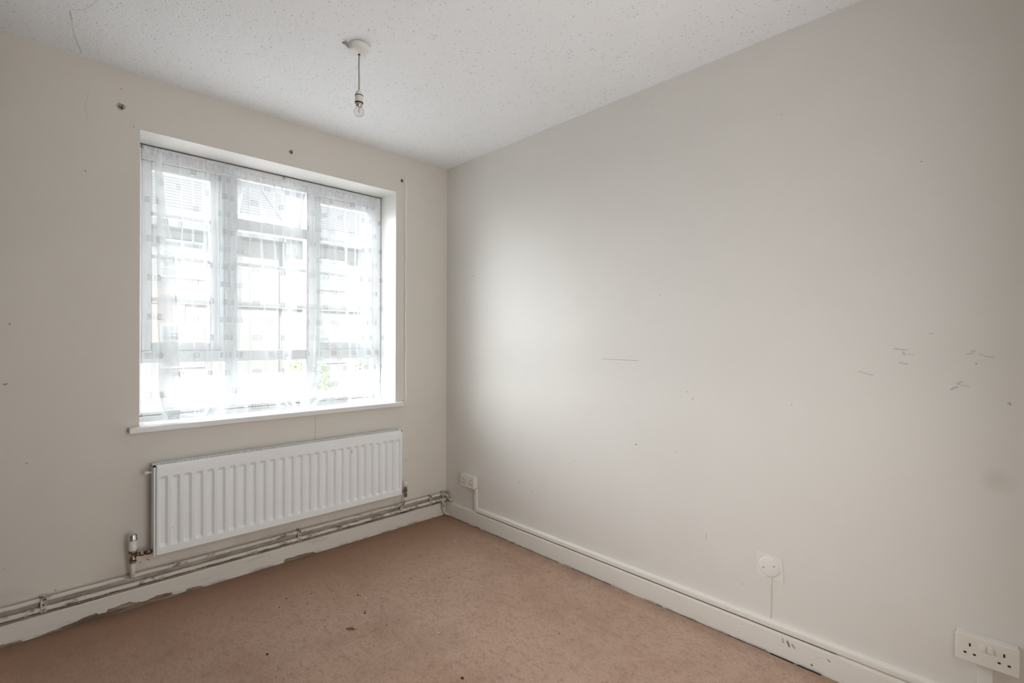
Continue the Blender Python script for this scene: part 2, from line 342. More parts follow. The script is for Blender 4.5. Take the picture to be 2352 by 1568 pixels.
def part(name, m, parent, *boxes, bevel=0):
    bm = bmesh.new()
    for b in boxes: bm_box(bm, *b)
    return finish(name, bm, m, parent, bevel)
def empty(name, loc): o = bpy.data.objects.new(name, None); COL.objects.link(o); o.location = loc; o.empty_display_size = .05; return o
def thing(name, label, cat, loc, group=None):
    o = empty(name, loc); return tag(o, label, cat, group)
def tag(o, label=None, cat=None, group=None, kind=None):
    if label: o['label'] = label
    if cat: o['category'] = cat
    if group: o['group'] = group
    if kind: o['kind'] = kind
    return o
def struct(o, label=None): o['kind'] = 'structure'; return tag(o, label)

# ------------------------------------------------------------------ room shell
RX0, RX1, RZ0, RZ1 = -1.83, -.43, .835, 2.292          # window opening
LX, BY, WT = -2.34, -3.12, .32
bm = bmesh.new()
xs = [LX, RX0, RX1, 0]; zs = [0, RZ0, RZ1, H]
V = {}
for yi, y in enumerate((0, WT)):
    for i, x in enumerate(xs):
        for k, z in enumerate(zs): V[i, yi, k] = bm.verts.new((x, y, z))
for i in range(3):
    for k in range(3):
        if (i, k) == (1, 1): continue
        bm.faces.new((V[i, 0, k], V[i+1, 0, k], V[i+1, 0, k+1], V[i, 0, k+1])); bm.faces.new((V[i, 1, k], V[i, 1, k+1], V[i+1, 1, k+1], V[i+1, 1, k]))
for (a, b) in (((1, 1), (2, 1)), ((2, 1), (2, 2)), ((2, 2), (1, 2)), ((1, 2), (1, 1))):
    fc = bm.faces.new((V[a[0], 0, a[1]], V[b[0], 0, b[1]], V[b[0], 1, b[1]], V[a[0], 1, a[1]])); fc.material_index = 1
rim = [(i, 0) for i in range(4)]+[(3, k) for k in range(1, 4)]+[(i, 3) for i in (2, 1, 0)]+[(0, k) for k in (2, 1)]
for j in range(len(rim)):
    a, b = rim[j], rim[(j+1) % len(rim)]
    bm.faces.new((V[a[0], 0, a[1]], V[a[0], 1, a[1]], V[b[0], 1, b[1]], V[b[0], 0, b[1]]))
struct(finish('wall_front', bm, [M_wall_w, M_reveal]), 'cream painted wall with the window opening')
struct(part('wall_right', M_wall_r, None, (0, .12, BY, WT, 0, H)), 'long bare cream painted wall with scuffs')
M_dark = mat('dark_unseen_wall', (.22, .205, .19), .7)  # unseen wall, coloured dark to cut bounce light at the left
struct(part('wall_left', M_dark, None, (LX-.12, LX, BY, WT, 0, H)))
# unseen back wall; its doorway is placed to let the fill light in
DX0, DX1, DZ = -1.65, -.80, 2.05
struct(part('wall_back', M_wall_p, None, (LX-.12, DX0, BY-.12, BY, 0, H), (DX1, .12, BY-.12, BY, 0, H), (DX0, DX1, BY-.12, BY, DZ, H)))
struct(part('floor', M_carpet, None, (LX-.12, .12, BY-.12, WT, -.12, 0)), 'worn pinkish brown carpet with dark crumbs')
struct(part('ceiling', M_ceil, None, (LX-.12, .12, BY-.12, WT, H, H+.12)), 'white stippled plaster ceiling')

# skirting below the window: bare board, and a coat of paint over it with a ragged, chipped lower edge
T = .018
struct(part('trim_1', M_wood, None, (LX, 0, -T+.001, 0, 0, .097)), 'bare grey-brown wood showing where skirting paint has chipped away')
chip = [(-2.34, .018), (-2.292, .020), (-2.261, .014), (-2.229, .011), (-2.226, .002), (-2.197, .002), (-2.175, .004), (-2.159, .009), (-2.13, .012), (-2.095, .019), (-2.059, .024), (-2.04, .031), (-2.023, .034), (-1.986, .039), (-1.982, .030), (-1.955, .025),
        (-1.944, .040), (-1.925, .038), (-1.908, .042), (-1.868, .047), (-1.855, .036), (-1.815, .025), (-1.794, .028), (-1.76, .037), (-1.72, .031), (-1.700, .029), (-1.698, .011), (-1.66, .009), (-1.643, .010), (-1.637, .022), (-1.60, .019), (-1.578, .017), (-1.56, .002),
        (-1.165, .002), (-1.163, .016), (-1.161, .029), (-1.13, .033), (-1.102, .030), (-1.07, .033), (-1.035, .030), (-.995, .021), (-.983, .010), (-.978, .002), (-.80, .002), (-.79, .005), (-.77, .001), (0, .001)]
pts = []
for i in range(len(chip)-1):
    (xa, za), (xb, zb) = chip[i], chip[i+1]
    ks = .62 if xa > -1.3 else .80; za *= ks; zb *= ks
    k = max(1, int((xb-xa)/.006))
    for j in range(k):
        tt = j/k; z = za+(zb-za)*tt
        pts.append((xa+(xb-xa)*tt, max(.0006, z+random.uniform(-.0016, .0016)*(1 if z > .004 else .35))))
pts.append((0, .001))
bm = bmesh.new(); yf = -T-.0008
prev = None
for x, z in pts:
    col = [bm.verts.new(p) for p in ((x, -T+.001, z), (x, yf, z), (x, yf, .086), (x, -T+.0015, .0925), (x, -T+.005, .099), (x, -T+.008, .1005), (x, 0, .1005))]
    if prev:
        for i in range(len(col)-1): fc = bm.faces.new((prev[i], col[i], col[i+1], prev[i+1])); fc.smooth = i > 1
    prev = col
struct(finish('baseboard_front', bm, M_skirt), 'cream gloss skirting under the window, chipped along the bottom')
# long-wall skirting
def skirt(name, m, prof_t, a0, a1, axis, sgn, base, label=None):
    prof = [(base, 0), (base+sgn*T, 0), (base+sgn*T, .088), (base+sgn*(T-.002), .095), (base+sgn*(T-.006), .0995), (base+sgn*(T-.010), .1005), (base, .1005)]
    bm = bmesh.new(); bm_extrude(bm, prof, a0, a1, axis)
    return struct(finish(name, bm, m), label)
skirt('baseboard_right', M_skirt_r, T, BY, -T, 'y', -1, 0, 'cream gloss skirting along the long wall')
skirt('baseboard_left', M_skirt, T, BY, 0, 'y', 1, LX)
bm = bmesh.new(); bm_box(bm, LX, DX0-.07, BY, BY+T, 0, .1); bm_box(bm, DX1+.07, 0, BY, BY+T, 0, .1); struct(finish('baseboard_back', bm, M_skirt))
bm = bmesh.new(); bm_box(bm, DX0-.07, DX0, BY, BY+.018, 0, DZ+.07); bm_box(bm, DX1, DX1+.07, BY, BY+.018, 0, DZ+.07); bm_box(bm, DX0, DX1, BY, BY+.018, DZ, DZ+.07)
struct(finish('trim_2', bm, M_skirt, bevel=.003), 'casing of the added doorway in the back wall')
dr = struct(empty('door_1', ((DX0+DX1)/2, BY, 0)), 'added unseen door standing open into the hall')
part('door_leaf', M_skirt, dr, (DX1+.005, DX1+.045, BY-1.0, BY-.15, .005, DZ-.003), bevel=.002)
struct(part('wall_hall', M_wall_p, None, (-2.4, .1, BY-1.35, BY-1.25, 0, H), (-2.4, -2.3, BY-1.25, BY-.12, 0, H), (.02, .12, BY-1.25, BY-.12, 0, H)))  # unseen hall box, closes the added doorway off from sun and sky
struct(part('floor_hall', M_carpet, None, (-2.4, .12, BY-1.35, BY-.12, -.12, 0)))
struct(part('ceiling_hall', M_ceil, None, (-2.4, .12, BY-1.35, BY-.12, H, H+.12)))
# thin broken black strip between carpet and long skirting
bm = bmesh.new(); y = -T-.02
while y > BY+.02:
    l = random.uniform(.01, .12)
    if random.random() < .68: bm_box(bm, -T-random.uniform(.0015, .0035), -T, max(BY, y-l), y, 0, random.uniform(.0008, .002))
    y -= l
for a, b in ((-2.43, -2.35), (-2.335, -2.25)): bm_box(bm, -T-.007, -T, a, b, 0, .0025)
struct(finish('trim_3', bm, M_black), 'dark gap along the foot of the long skirting')

# ------------------------------------------------------------------ window
win = struct(empty('window_1', (-1.13, .22, RZ0)), 'white window of three lights with glazing bars and a tilted top vent')
FY0, FY1 = .20, .265
bm = bmesh.new()
FB = .867
for b in ((RX0, -1.798, FY0, FY1, FB, RZ1), (-.485, RX1, FY0, FY1, FB, RZ1), (-1.798, -.485, FY0, FY1, FB, .903), (-1.798, -.485, FY0, FY1, 2.215, RZ1),
          (-1.415, -1.350, FY0, FY1, .903, 2.215), (-.955, -.883, FY0, FY1, .903, 2.215),
          (-1.798, -1.415, FY0, FY1, 1.158, 1.221), (-1.350, -.955, FY0, FY1, 1.158, 1.221), (-.883, -.485, FY0, FY1, 1.158, 1.221),
          (-1.350, -.955, FY0, FY1, 1.920, 1.985)): bm_box(bm, *b)
bm_box(bm, RX0, RX1, FY0-.012, FY0, FB, .884)
frame = finish('window_frame', bm, M_frame, win, bevel=.004)
part('gasket_line', M_gasket, win, (-1.829, -.431, FY0-.004, FY0-.0005, .8845, .8875), (RX1-.003, RX1-.0005, FY0-.003, FY0, .90, RZ1-.004), (RX0, RX1, FY0-.004, FY0-.001, RZ1-.006, RZ1-.0025))
def casement(x0, x1, z0, z1, gx0, gx1, gz0, gz1, name='casement'):
    y0, y1 = .213, .258
    c = part(name, M_frame, win, (x0, gx0, y0, y1, z0, z1), (gx1, x1, y0, y1, z0, z1), (gx0, gx1, y0, y1, z0, gz0), (gx0, gx1, y0, y1, gz1, z1), bevel=.005)
    return c
def pane(x0, x1, z0, z1, parent, y=.232):
    bm = bmesh.new(); bm_box(bm, x0, x1, y, y+.004, z0, z1)
    o = finish('glass_pane', bm, M_glass)
    o.data.transform(Matrix.Translation(-win.location)); o.parent = parent
    return o
def bar(x0, x1, z, parent=win):
    o = part('glazing_bar', M_frame, None, (x0, x1, .216, .248, z-.011, z+.011), bevel=.003)
    o.data.transform(Matrix.Translation(-win.location)); o.parent = parent
    return o
cl = casement(-1.798, -1.438, 1.222, 2.214, -1.753, -1.486, 1.265, 2.172)
cr = casement(-.883, -.487, 1.222, 2.214, -.862+.0, -.527, 1.265, 2.172)
part('casement_infill', M_frame, win, (-1.438, -1.415, .206, .26, 1.221, 2.215), bevel=.003)
for c_, a, b in ((cl, -1.753, -1.486), (cr, -.862, -.527)):
    pane(a, b, 1.265, 2.172, c_)
    for z in (1.942, 1.718, 1.490): bar(a, b, z, c_)
    bm = bmesh.new()                                                       # sealing strip round the glass
    for bb in ((a, a+.0015, .2135, .2145, 1.265, 2.172), (b-.0015, b, .2135, .2145, 1.265, 2.172), (a, b, .2135, .2145, 1.265, 1.2665), (a, b, .2135, .2145, 2.1705, 2.172)): bm_box(bm, *bb)
    g = finish('glass_seal', bm, M_gasket); g.data.transform(Matrix.Translation(-win.location)); g.parent = c_
pane(-1.350, -.955, 1.221, 1.920, win)
for z in (1.722, 1.490): bar(-1.350, -.955, z)
for a, b in ((-1.798, -1.415), (-1.350, -.955), (-.883, -.485)): pane(a, b, .903, 1.158, win)
# tilted fanlight, hinged at its top edge
piv = Vector((0, .225, 2.222)); th = math.radians(30)
fx0, fx1 = -1.347, -.958; L = .262
def tilt(o, parent):
    for v_ in o.data.vertices:
        p = v_.co; d = p.z; y = p.y
        v_.co = Vector((p.x, piv.y+y*math.cos(th)-d*math.sin(th)*1, piv.z+d*math.cos(th)+y*math.sin(th)))
    o.data.transform(Matrix.Translation(-win.location)); o.parent = parent; return o
g = .042
bm = bmesh.new()
for b in ((fx0, fx0+g, 0, .042, -L, 0), (fx1-g, fx1, 0, .042, -L, 0), (fx0+g, fx1-g, 0, .042, -g, 0), (fx0+g, fx1-g, 0, .042, -L, -L+g)): bm_box(bm, *b)
fan = tilt(finish('fanlight', bm, M_frame, bevel=.004), win)
bm = bmesh.new(); bm_box(bm, fx0+g, fx1-g, .018, .022, -L+g, -g); tilt(finish('glass_pane', bm, M_glass), fan)
bm = bmesh.new(); bm_box(bm, -1.176, -1.160, -.014, 0, -.255, -.155); bm_box(bm, -1.182, -1.154, -.006, 0, -.262, -.235)
tilt(finish('fanlight_handle', bm, M_frame, bevel=.003), fan)
bm = bmesh.new(); bm_tube(bm, [(-1.168, .24, 1.988), (-1.168, .30, 1.992), (-1.168, .345, 2.0)], .004, 8); finish('window_stay', bm, M_chrome, win)
# sill board
sill = part('window_sill', M_sill, win, (-1.872, -.386, -.045, 0, .8355, .8625), (RX0+.001, RX1-.001, -.001, FY0+.02, .8355, .8625), bevel=.003)
part('sill_upstand', M_sill, win, (RX0+.001, RX1-.001, FY0-.03, FY0, .8625, .8700), bevel=.002)

# ------------------------------------------------------------------ radiator
rad = thing('radiator', 'white ribbed panel radiator with top grille below the window', 'radiator', (-1.11, 0, .249))
rx0, rx1, rz0, rz1, ry = -1.778, -.441, .249, .683, -.100
bm = bmesh.new()
zlev = [rz0, rz0+.006, .288, .302, .612, .626, rz1-.008, rz1-.002, rz1]
def prof_x():
    out = [(rx0, 0, 1), (rx0+.004, 0, 0)]
    for k in range(27):
        c = -1.749+k*(-.468+1.749)/26
        for dx, d in ((-.0185, 0), (-.0165, .08), (-.0095, .90), (-.0070, 1), (.0070, 1), (.0095, .90), (.0165, .08), (.0185, 0)): out.append((c+dx, d, 0))
    out += [(rx1-.004, 0, 0), (rx1, 0, 1)]
    return out
px = prof_x(); grid = []
for j, z in enumerate(zlev):
    row = []
    for x, d, e in px:
        y = ry
        if e: y += .005
        if j in (0, 8): y += .006
        if j in (3, 4): y += .0115*d
        zz = z
        row.append(bm.verts.new((x, y, zz)))
    grid.append(row)
for j in range(len(zlev)-1):
    for i in range(len(px)-1): fc = bm.faces.new((grid[j][i], grid[j][i+1], grid[j+1][i+1], grid[j+1][i])); fc.smooth = False
# returns
back = [[bm.verts.new((v_.co.x, ry+.018, v_.co.z)) for v_ in (grid[0][0], grid[0][-1], grid[-1][-1], grid[-1][0])]]
B = back[0]
def strip(row, a, b):
    k = len(row)
    vs = [a]+[bm.verts.new((v_.co.x, ry+.018, v_.co.z)) for v_ in row[1:-1]]+[b]
    for i in range(k-1): bm.faces.new((row[i], row[i+1], vs[i+1], vs[i]))
strip(grid[0], B[0], B[1]); strip(grid[-1], B[3], B[2])
strip([g_[0] for g_ in grid], B[0], B[3]); strip([g_[-1] for g_ in grid], B[1], B[2])
fp = finish('front_panel', bm, M_rad, rad)
md = fp.modifiers.new('b', 'BEVEL'); md.width = .002; md.segments = 2; md.limit_method = 'ANGLE'; md.angle_limit = .45
for p in fp.data.polygons: p.use_smooth = True
wn = fp.modifiers.new('wn', 'WEIGHTED_NORMAL')
part('back_panel', M_rad, rad, (rx0-.004, rx1+.004, -.040, -.028, rz0+.004, rz1-.006), bevel=.004)
part('fin_block', M_raddark, rad, (rx0+.03, rx1-.03, ry+.022, -.042, rz0+.03, rz1-.035))
for xa, xb in ((rx0-.008, rx0-.001), (rx1+.001, rx1+.008)):
    part('side_panel', M_rad, rad, (xa, xb, ry+.006, -.026, rz0, rz1-.0085), bevel=.0015)
bm = bmesh.new(); gz = rz1-.004
gx0, gx1, gy0, gy1 = rx0-.008, rx1+.008, ry+.0075, -.024
bm_box(bm, gx0, gx1, gy0, gy0+.012, gz-.010, gz+.002); bm_box(bm, gx0, gx1, gy1-.008, gy1, gz-.010, gz+.002)
bm_box(bm, gx0, gx0+.012, gy0, gy1, gz-.010, gz+.002); bm_box(bm, gx1-.012, gx1, gy0, gy1, gz-.010, gz+.002)
k = 96
for i in range(1, k):
    x = gx0+.012+(gx1-gx0-.024)*i/k
    bm_box(bm, x-.0028, x+.0028, gy0+.010, gy1-.006, gz-.006, gz+.001)
finish('top_grille', bm, M_rad, rad)
bm = bmesh.new(); bm_lathe(bm, [(0, -1.818), (.006, -1.818), (.008, -1.814), (.008, -1.802), (.005, -1.800), (.005, -1.786)], (0, -.055, .645), 'x', 16); finish('bleed_valve', bm, M_white, rad)
for x in (-1.45, -.76): part('wall_bracket', M_rad, rad, (x-.02, x+.02, -.030, -.001, .30, .62))

# thermostatic valve (left) and lockshield valve (right)
tv = thing('radiator_valve', 'chrome-capped white thermostatic valve with brass body left of the radiator', 'valve', (-1.860, -.060, .25))
vx, vy = -1.860, -.060
bm = bmesh.new(); bm_lathe(bm, [(0, .370), (.010, .370), (.0145, .3665), (.016, .362), (.016, .346), (.0185, .344), (.0185, .341), (0, .341)], (vx, vy, 0), 'z', 28); finish('chrome_cap', bm, M_chrome, tv)
bm = bmesh.new(); bm_lathe(bm, [(0, .341), (.0165, .341), (.0170, .30), (.0155, .289), (0, .289)], (vx, vy, 0), 'z', 28); finish('white_body', bm, M_white, tv)
bm = bmesh.new(); bm_lathe(bm, [(0, .292), (.018, .291), (.018, .283), (.012, .281), (.009, .276), (.009, .262), (.012, .260), (.013, .250), (.013, .244), (0, .244)], (vx, vy, 0), 'z', 20)
bm_lathe(bm, [(0, .246), (.0145, .246), (.0145, .234), (0, .234)], (vx, vy, 0), 'z', 6, smooth=False)
finish('brass_valve_body', bm, M_brass, tv)
bm = bmesh.new()
bm_tube(bm, [(vx+.006, vy, .268), (vx+.030, vy, .268)], .0085, 16); bm_lathe(bm, [(0, vx+.028), (.012, vx+.028), (.012, vx+.040), (0, vx+.040)], (0, vy, .268), 'x', 6, smooth=False)
bm_lathe(bm, [(0, vx+.040), (.009, vx+.040), (.009, vx+.048), (.013, vx+.050), (.013, vx+.069), (.009, vx+.071), (.009, vx+.0725), (0, vx+.0725)], (0, vy, .268), 'x', 20); finish('tailpiece', bm, M_brass, tv)
bm = bmesh.new(); bm_tube(bm, [(vx, vy, .236), (vx, vy, .20), (vx, vy+.006, .180), (vx, -.038, .166), (vx, -.024, .158)], .0095, 16); finish('drop_pipe', bm, M_pipe, tv)
lv = thing('radiator_valve', 'white-capped lockshield valve with grimy brass body right of the radiator', 'valve', (-.388, -.070, .20))
qx, qy = -.389, -.066
bm = bmesh.new(); bm_lathe(bm, [(0, .322), (.0125, .322), (.0145, .318), (.0135, .290), (0, .290)], (qx, qy, 0), 'z', 24); finish('white_cap', bm, M_white, lv)
bm = bmesh.new(); bm_lathe(bm, [(0, .291), (.010, .291), (.010, .276), (.0125, .274), (.0125, .252), (.008, .250), (.008, .243), (.012, .242), (.012, .222), (0, .222)], (qx, qy, 0), 'z', 10, smooth=False)
bm_tube(bm, [(qx, qy, .262), (rx1+.0095, qy, .262)], .009, 14); finish('brass_valve_body', bm, M_brass, lv)
bm = bmesh.new(); bm_tube(bm, [(qx, qy, .226), (qx-.004, qy+.004, .19), (qx-.012, -.052, .165), (qx-.018, -.040, .14), (qx-.020, -.030, .125)], .0075, 14); finish('drop_pipe', bm, M_pipe, lv)

# ------------------------------------------------------------------ heating pipes, clips and the corner fittings
def lumpy_tube(bm, x0, x1, y, z, rad, k, sag=.0006, seg=14):
    pts = []; rr = []
    for i in range(k+1):
        x = x0+(x1-x0)*i/k
        pts.append((x, y, z+sag*math.sin(i*.7))); rr.append(rad*(1+random.uniform(-.04, .05)))
    bm_tube(bm, pts, rr, seg)
bm = bmesh.new(); lumpy_tube(bm, LX+.002, -.062, -.0105, .1535, .0102, 160); up = finish('heating_pipe', bm, M_pipe)
tag(up, 'upper painted heating pipe running along the wall below the radiator', 'pipe')
bm = bmesh.new(); lumpy_tube(bm, LX+.002, -.072, -.0150, .1145, .0108, 160); lp = finish('heating_pipe', bm, M_pipe)
tag(lp, 'lower painted heating pipe resting just above the skirting', 'pipe')
def clip(x, label):
    t_ = thing('pipe_clip', label, 'pipe clip', (x, 0, .134), 'clips holding the pair of heating pipes')
    bm = bmesh.new()
    prof = [(0, .173), (-.012, .1735), (-.022, .170), (-.0265, .160), (-.0285, .136), (-.0305, .120), (-.0285, .104), (-.016, .1015), (0, .1015)]
    inner = [(0, .1705), (-.012, .171), (-.020, .168), (-.0240, .159), (-.0255, .136), (-.0278, .120), (-.0262, .106), (-.015, .104), (0, .104)]
    ring = prof+inner[::-1]
    for x0, x1 in ((x-.0095, x+.0095),):
        A = [bm.verts.new((x0, p, q)) for p, q in ring]; B_ = [bm.verts.new((x1, p, q)) for p, q in ring]
        k = len(prof)
        for i in range(len(ring)): bm.faces.new((A[i], A[(i+1) % len(ring)], B_[(i+1) % len(ring)], B_[i]))
        for i in range(k-1):
            j = 2*k-1-i
            bm.faces.new((A[i], A[i+1], A[j-1], A[j])); bm.faces.new((B_[i], B_[j], B_[j-1], B_[i+1]))
    finish('strap', bm, M_crust, t_, bevel=.001)
    bm = bmesh.new(); bm_lathe(bm, [(0, -.0315), (.003, -.0312), (.004, -.0285), (.004, -.024), (0, -.024)], (x, 0, .136), 'y', 12); finish('screw', bm, M_steel, t_)
clip(-2.163, 'painted pipe clip at the left end of the pipes'); clip(-1.079, 'painted pipe clip below the middle of the radiator'); clip(-.155, 'painted pipe clip nearest the room corner')
# dirt packed behind the pipes
bm = bmesh.new()
x = LX+.01
while x < -.1:
    l = random.uniform(.03, .11); h = random.uniform(.002, .005)
    bm_box(bm, x, x+l, -.0175, -.001, .1007, .1007+h); x += l+random.uniform(0, .01)
tag(finish('pipe_grime', bm, M_black, bevel=.001), 'black dirt caked in the gap under the lower pipe', 'dirt', kind='stuff')
cf = thing('corner_pipe_joint', 'cluster of paint-clogged pipe fittings in the room corner', 'pipe fitting', (-.045, -.035, .10))
bm = bmesh.new()
bm_tube(bm, [(-.066, -.0150, .1145), (-.052, -.020, .114), (-.040, -.028, .112), (-.036, -.045, .110)], .0125, 14)
bm_lathe(bm, [(0, -.075), (.0145, -.074), (.0145, -.060), (0, -.059)], (0, -.0165, .1145), 'x', 8, smooth=False); finish('lower_elbow', bm, M_crust, cf)
bm = bmesh.new(); bm_tube(bm, [(-.064, -.0105, .1535), (-.045, -.014, .154), (-.030, -.022, .150), (-.020, -.040, .140), (-.016, -.060, .126), (-.013, -.085, .112)], [.0115, .013, .0125, .0115, .010, .009], 14); finish('upper_elbow', bm, M_crust, cf)
bm = bmesh.new()
for i in range(26):
    c = Vector((random.uniform(-.052, -.004), random.uniform(-.055, -.006), random.uniform(.098, .172)))
    if c.x+c.y < -.075: continue
    s_ = random.uniform(.005, .010)
    r_ = bmesh.ops.create_icosphere(bm, subdivisions=1, radius=s_, matrix=Matrix.Translation(c) @ Matrix.Rotation(random.random()*3, 4, 'Z') @ Matrix.Diagonal((1, .8, random.uniform(.6, 1.4), 1)))
finish('paint_lumps', bm, M_crust, cf)
bm = bmesh.new(); bm_lathe(bm, [(0, .088), (.013, .087), (.0155, .080), (.0150, .066), (.011, .061), (0, .060)], (-.052, -.036, 0), 'z', 16)
bm_tube(bm, [(-.050, -.034, .115), (-.052, -.036, .10), (-.052, -.036, .085)], .011, 12); finish('socket_cup', bm, M_crust, cf)
ct = tag(None or (lambda bm: (bm_tube(bm, [(-.052, -.037, .064), (-.051, -.038, .050), (-.048, -.041, .035), (-.040, -.046, .020), (-.028, -.054, .0115), (-.014+.0, -.062, .0085)], [.0095, .009, .0085, .0085, .009, .0085], 12), finish('cable_tail', bm, mat('yellowed_cable_sheath', (.66, .63, .47), .5)))[1])(bmesh.new()),
         'cut yellowish cable end drooping to the carpet from the corner fittings', 'cable')

# ------------------------------------------------------------------ sockets, trunking, blanking plate
def socket(y0, y1, z0, z1, depth, label, box_rear=.0):
    """y0 > y1 : y0 is the end nearest the window"""
    yc = (y0+y1)/2; s_ = thing('double_socket', label, 'electrical socket', (0, yc, z0), 'switched double sockets on the long wall')
    part('mounting_box', M_plastic, s_, (-depth+.008, 0, y1+.002, y0-.002, z0+.002, z1-.002), bevel=.003)
    fpz = part('face_plate', M_plastic, s_, (-depth, -depth+.0085, y1, y0, z0, z1), bevel=.0028)
    hgt = z1-z0
    for k, cy in enumerate((y0-.034, y1+.034)):
        zc = z0+hgt*.36
        part('pin_hole', M_hole, s_, (-depth-.0006, -depth+.002, cy-.0022, cy+.0022, zc+.020, zc+.030))
        for sy in (-1, 1): part('pin_hole', M_hole, s_, (-depth-.0006, -depth+.002, cy+sy*.0110-.0034, cy+sy*.0110+.0034, zc-.005, zc+.0005))
    for sy in (-1, 1):
        part('rocker_switch', M_plastic, s_, (-depth-.004, -depth+.001, yc+sy*.0085-.0065, yc+sy*.0085+.0065, z0+hgt*.56, z0+hgt*.80), bevel=.002)
    for sy in (-1, 1):
        bm = bmesh.new(); bm_lathe(bm, [(0, -depth-.0008), (.0026, -depth-.0006), (.0032, -depth+.001), (0, -depth+.001)], (0, yc+sy*.0305, z0+hgt*.56), 'x', 12); finish('plate_screw', bm, M_plastic, s_)
socket(-.220, -.368, .262, .345, .040, 'white double socket near the room corner')
socket(-2.815, -2.961, .258, .343, .040, 'white double socket at the near end of the long wall')
# trunking
bm = bmesh.new(); prof = [(0, .1045), (-.0185, .1045), (-.0200, .108), (-.0200, .120), (-.0185, .1265), (-.014, .1305), (-.006, .1325), (0, .133)]
bm_extrude(bm, prof, BY+.02, -.368, 'y'); tag(finish('cable_trunking', bm, M_skirt_r), 'long cream cable trunking running on top of the long wall skirting', 'cable trunking')
bm = bmesh.new(); bm_box(bm, -.016, 0, -.3675, -.3425, .1015, .2625); tag(finish('cable_trunking', bm, M_plastic2, bevel=.002), 'short upright trunking dropping from the socket near the room corner', 'cable trunking')
bm = bmesh.new(); bm_box(bm, -.016, 0, -2.9020, -2.8660, .1335, .2575); tag(finish('cable_trunking', bm, M_plastic2, bevel=.002), 'short upright trunking below the socket at the near end of the wall', 'cable trunking')
bm = bmesh.new()
bm_box(bm, -.0165, -.002, -2.48, -.375, .1008, .1040)
tag(finish('trunking_gap', bm, M_black), 'dark open joint between trunking and long wall skirting', 'dirt', kind='stuff')
# small wedge piece at trunk foot
bp = thing('blanking_plate', 'round painted-over blanking plate with two screws on the long wall', 'wall plate', (0, -2.238, .345))
bm = bmesh.new(); bm_lathe(bm, [(0, -.0052), (.036, -.0052), (.0395, -.0042), (.041, -.002), (.041, 0), (0, 0)], (0, -2.237, .347), 'x', 40); finish('disc', bm, M_plastic2, bp)
bm = bmesh.new()
ys = [(-2.188, .402), (-2.215, .399), (-2.25, .396), (-2.284, .392), (-2.287, .36), (-2.289, .33), (-2.290, .300), (-2.262, .301), (-2.24, .305), (-2.225, .304), (-2.21, .297), (-2.196, .300), (-2.186, .312), (-2.186, .35)]
F_ = [bm.verts.new((-.0022, y+random.uniform(-.001, .001), z+random.uniform(-.001, .001))) for y, z in ys]; G_ = [bm.verts.new((0, y, z)) for y, z in ys]
bm.faces.new(F_)
for i in range(len(ys)): bm.faces.new((F_[i], F_[(i+1) % len(ys)], G_[(i+1) % len(ys)], G_[i]))
finish('torn_paper_patch', bm, M_plastic2, bp)
for y, z in ((-2.215, .342), (-2.257, .357)):
    bm = bmesh.new(); bm_lathe(bm, [(0, -.0064), (.003, -.0066), (.0048, -.0058), (.0048, -.0048)], (0, y, z), 'x', 14); sc_ = finish('plate_screw', bm, M_plastic2, bp)
    bm = bmesh.new(); bm_box(bm, -.0072, -.0060, y-.0032, y+.0026, z-.0016, z+.0008); o = finish('screw_slot', bm, M_steel); o.data.transform(Matrix.Translation(-bp.location)); o.parent = sc_
bm = bmesh.new(); bm_tube(bm, [(-.0015, -2.243, .303), (-.002, -2.2425, .25), (-.0010, -2.2435, .19), (-.0010, -2.2435, .134)], [.0022, .0018, .0013, .0010], 8); finish('buried_cable_ridge', bm, M_plastic2, bp)

# ------------------------------------------------------------------ pendant lamp
PX, PY = -1.195, -.972
pl = thing('pendant_light', 'bare clear bulb on a grey flex hanging from a white ceiling rose', 'pendant lamp', (PX, PY, H))
bm = bmesh.new(); bm_lathe(bm, [(0, H), (.039, H), (.0395, H-.003), (.0395, H-.010)], (PX, PY, 0), 'z', 40); bm_lathe(bm, [(.0425, H-.0035), (.0430, H-.008), (.0425, H-.022), (.039, H-.027), (.026, H-.0335), (.012, H-.0375), (.006, H-.0385), (0, H-.0385)], (PX, PY, 0), 'z', 40); finish('ceiling_rose', bm, M_rose, pl)
bm = bmesh.new(); bm_tube(bm, [(PX-.046, PY+.014, H-.004), (PX-.058, PY+.012, H-.004), (PX-.062, PY+.006, H-.010), (PX-.052, PY+.006, H-.020), (PX-.041, PY+.006, H-.026)], [.0035, .004, .003, .0025, .002], 8)
bm_tube(bm, [(PX-.062, PY+.03, H-.002), (PX-.052, PY+.025, H-.004), (PX-.03, PY+.04, H-.003), (PX, PY+.046, H-.002)], [.003, .004, .0035, .002], 8); finish('paint_crust', bm, M_plaster, pl)
bm = bmesh.new(); bm_lathe(bm, [(0, H-.038), (.0045, H-.038), (.0040, H-.044), (0, H-.044)], (PX, PY, 0), 'z', 16); finish('cord_grip', bm, M_black, pl)
bm = bmesh.new(); bm_tube(bm, [(PX, PY, H-.042), (PX-.001, PY, H-.09), (PX+.0005, PY, H-.14), (PX, PY, 2.355)], .0032, 12); finish('flex', bm, M_cord, pl)
bm = bmesh.new(); bm_lathe(bm, [(.003, 2.358), (.009, 2.353), (.014, 2.346), (.0165, 2.337), (.0165, 2.3335)], (PX, PY, 0), 'z', 28); bm_lathe(bm, [(.0168, 2.3315), (.0172, 2.327), (.0168, 2.306), (.0145, 2.3035)], (PX, PY, 0), 'z', 28); hd = finish('lamp_holder', bm, M_plastic, pl)
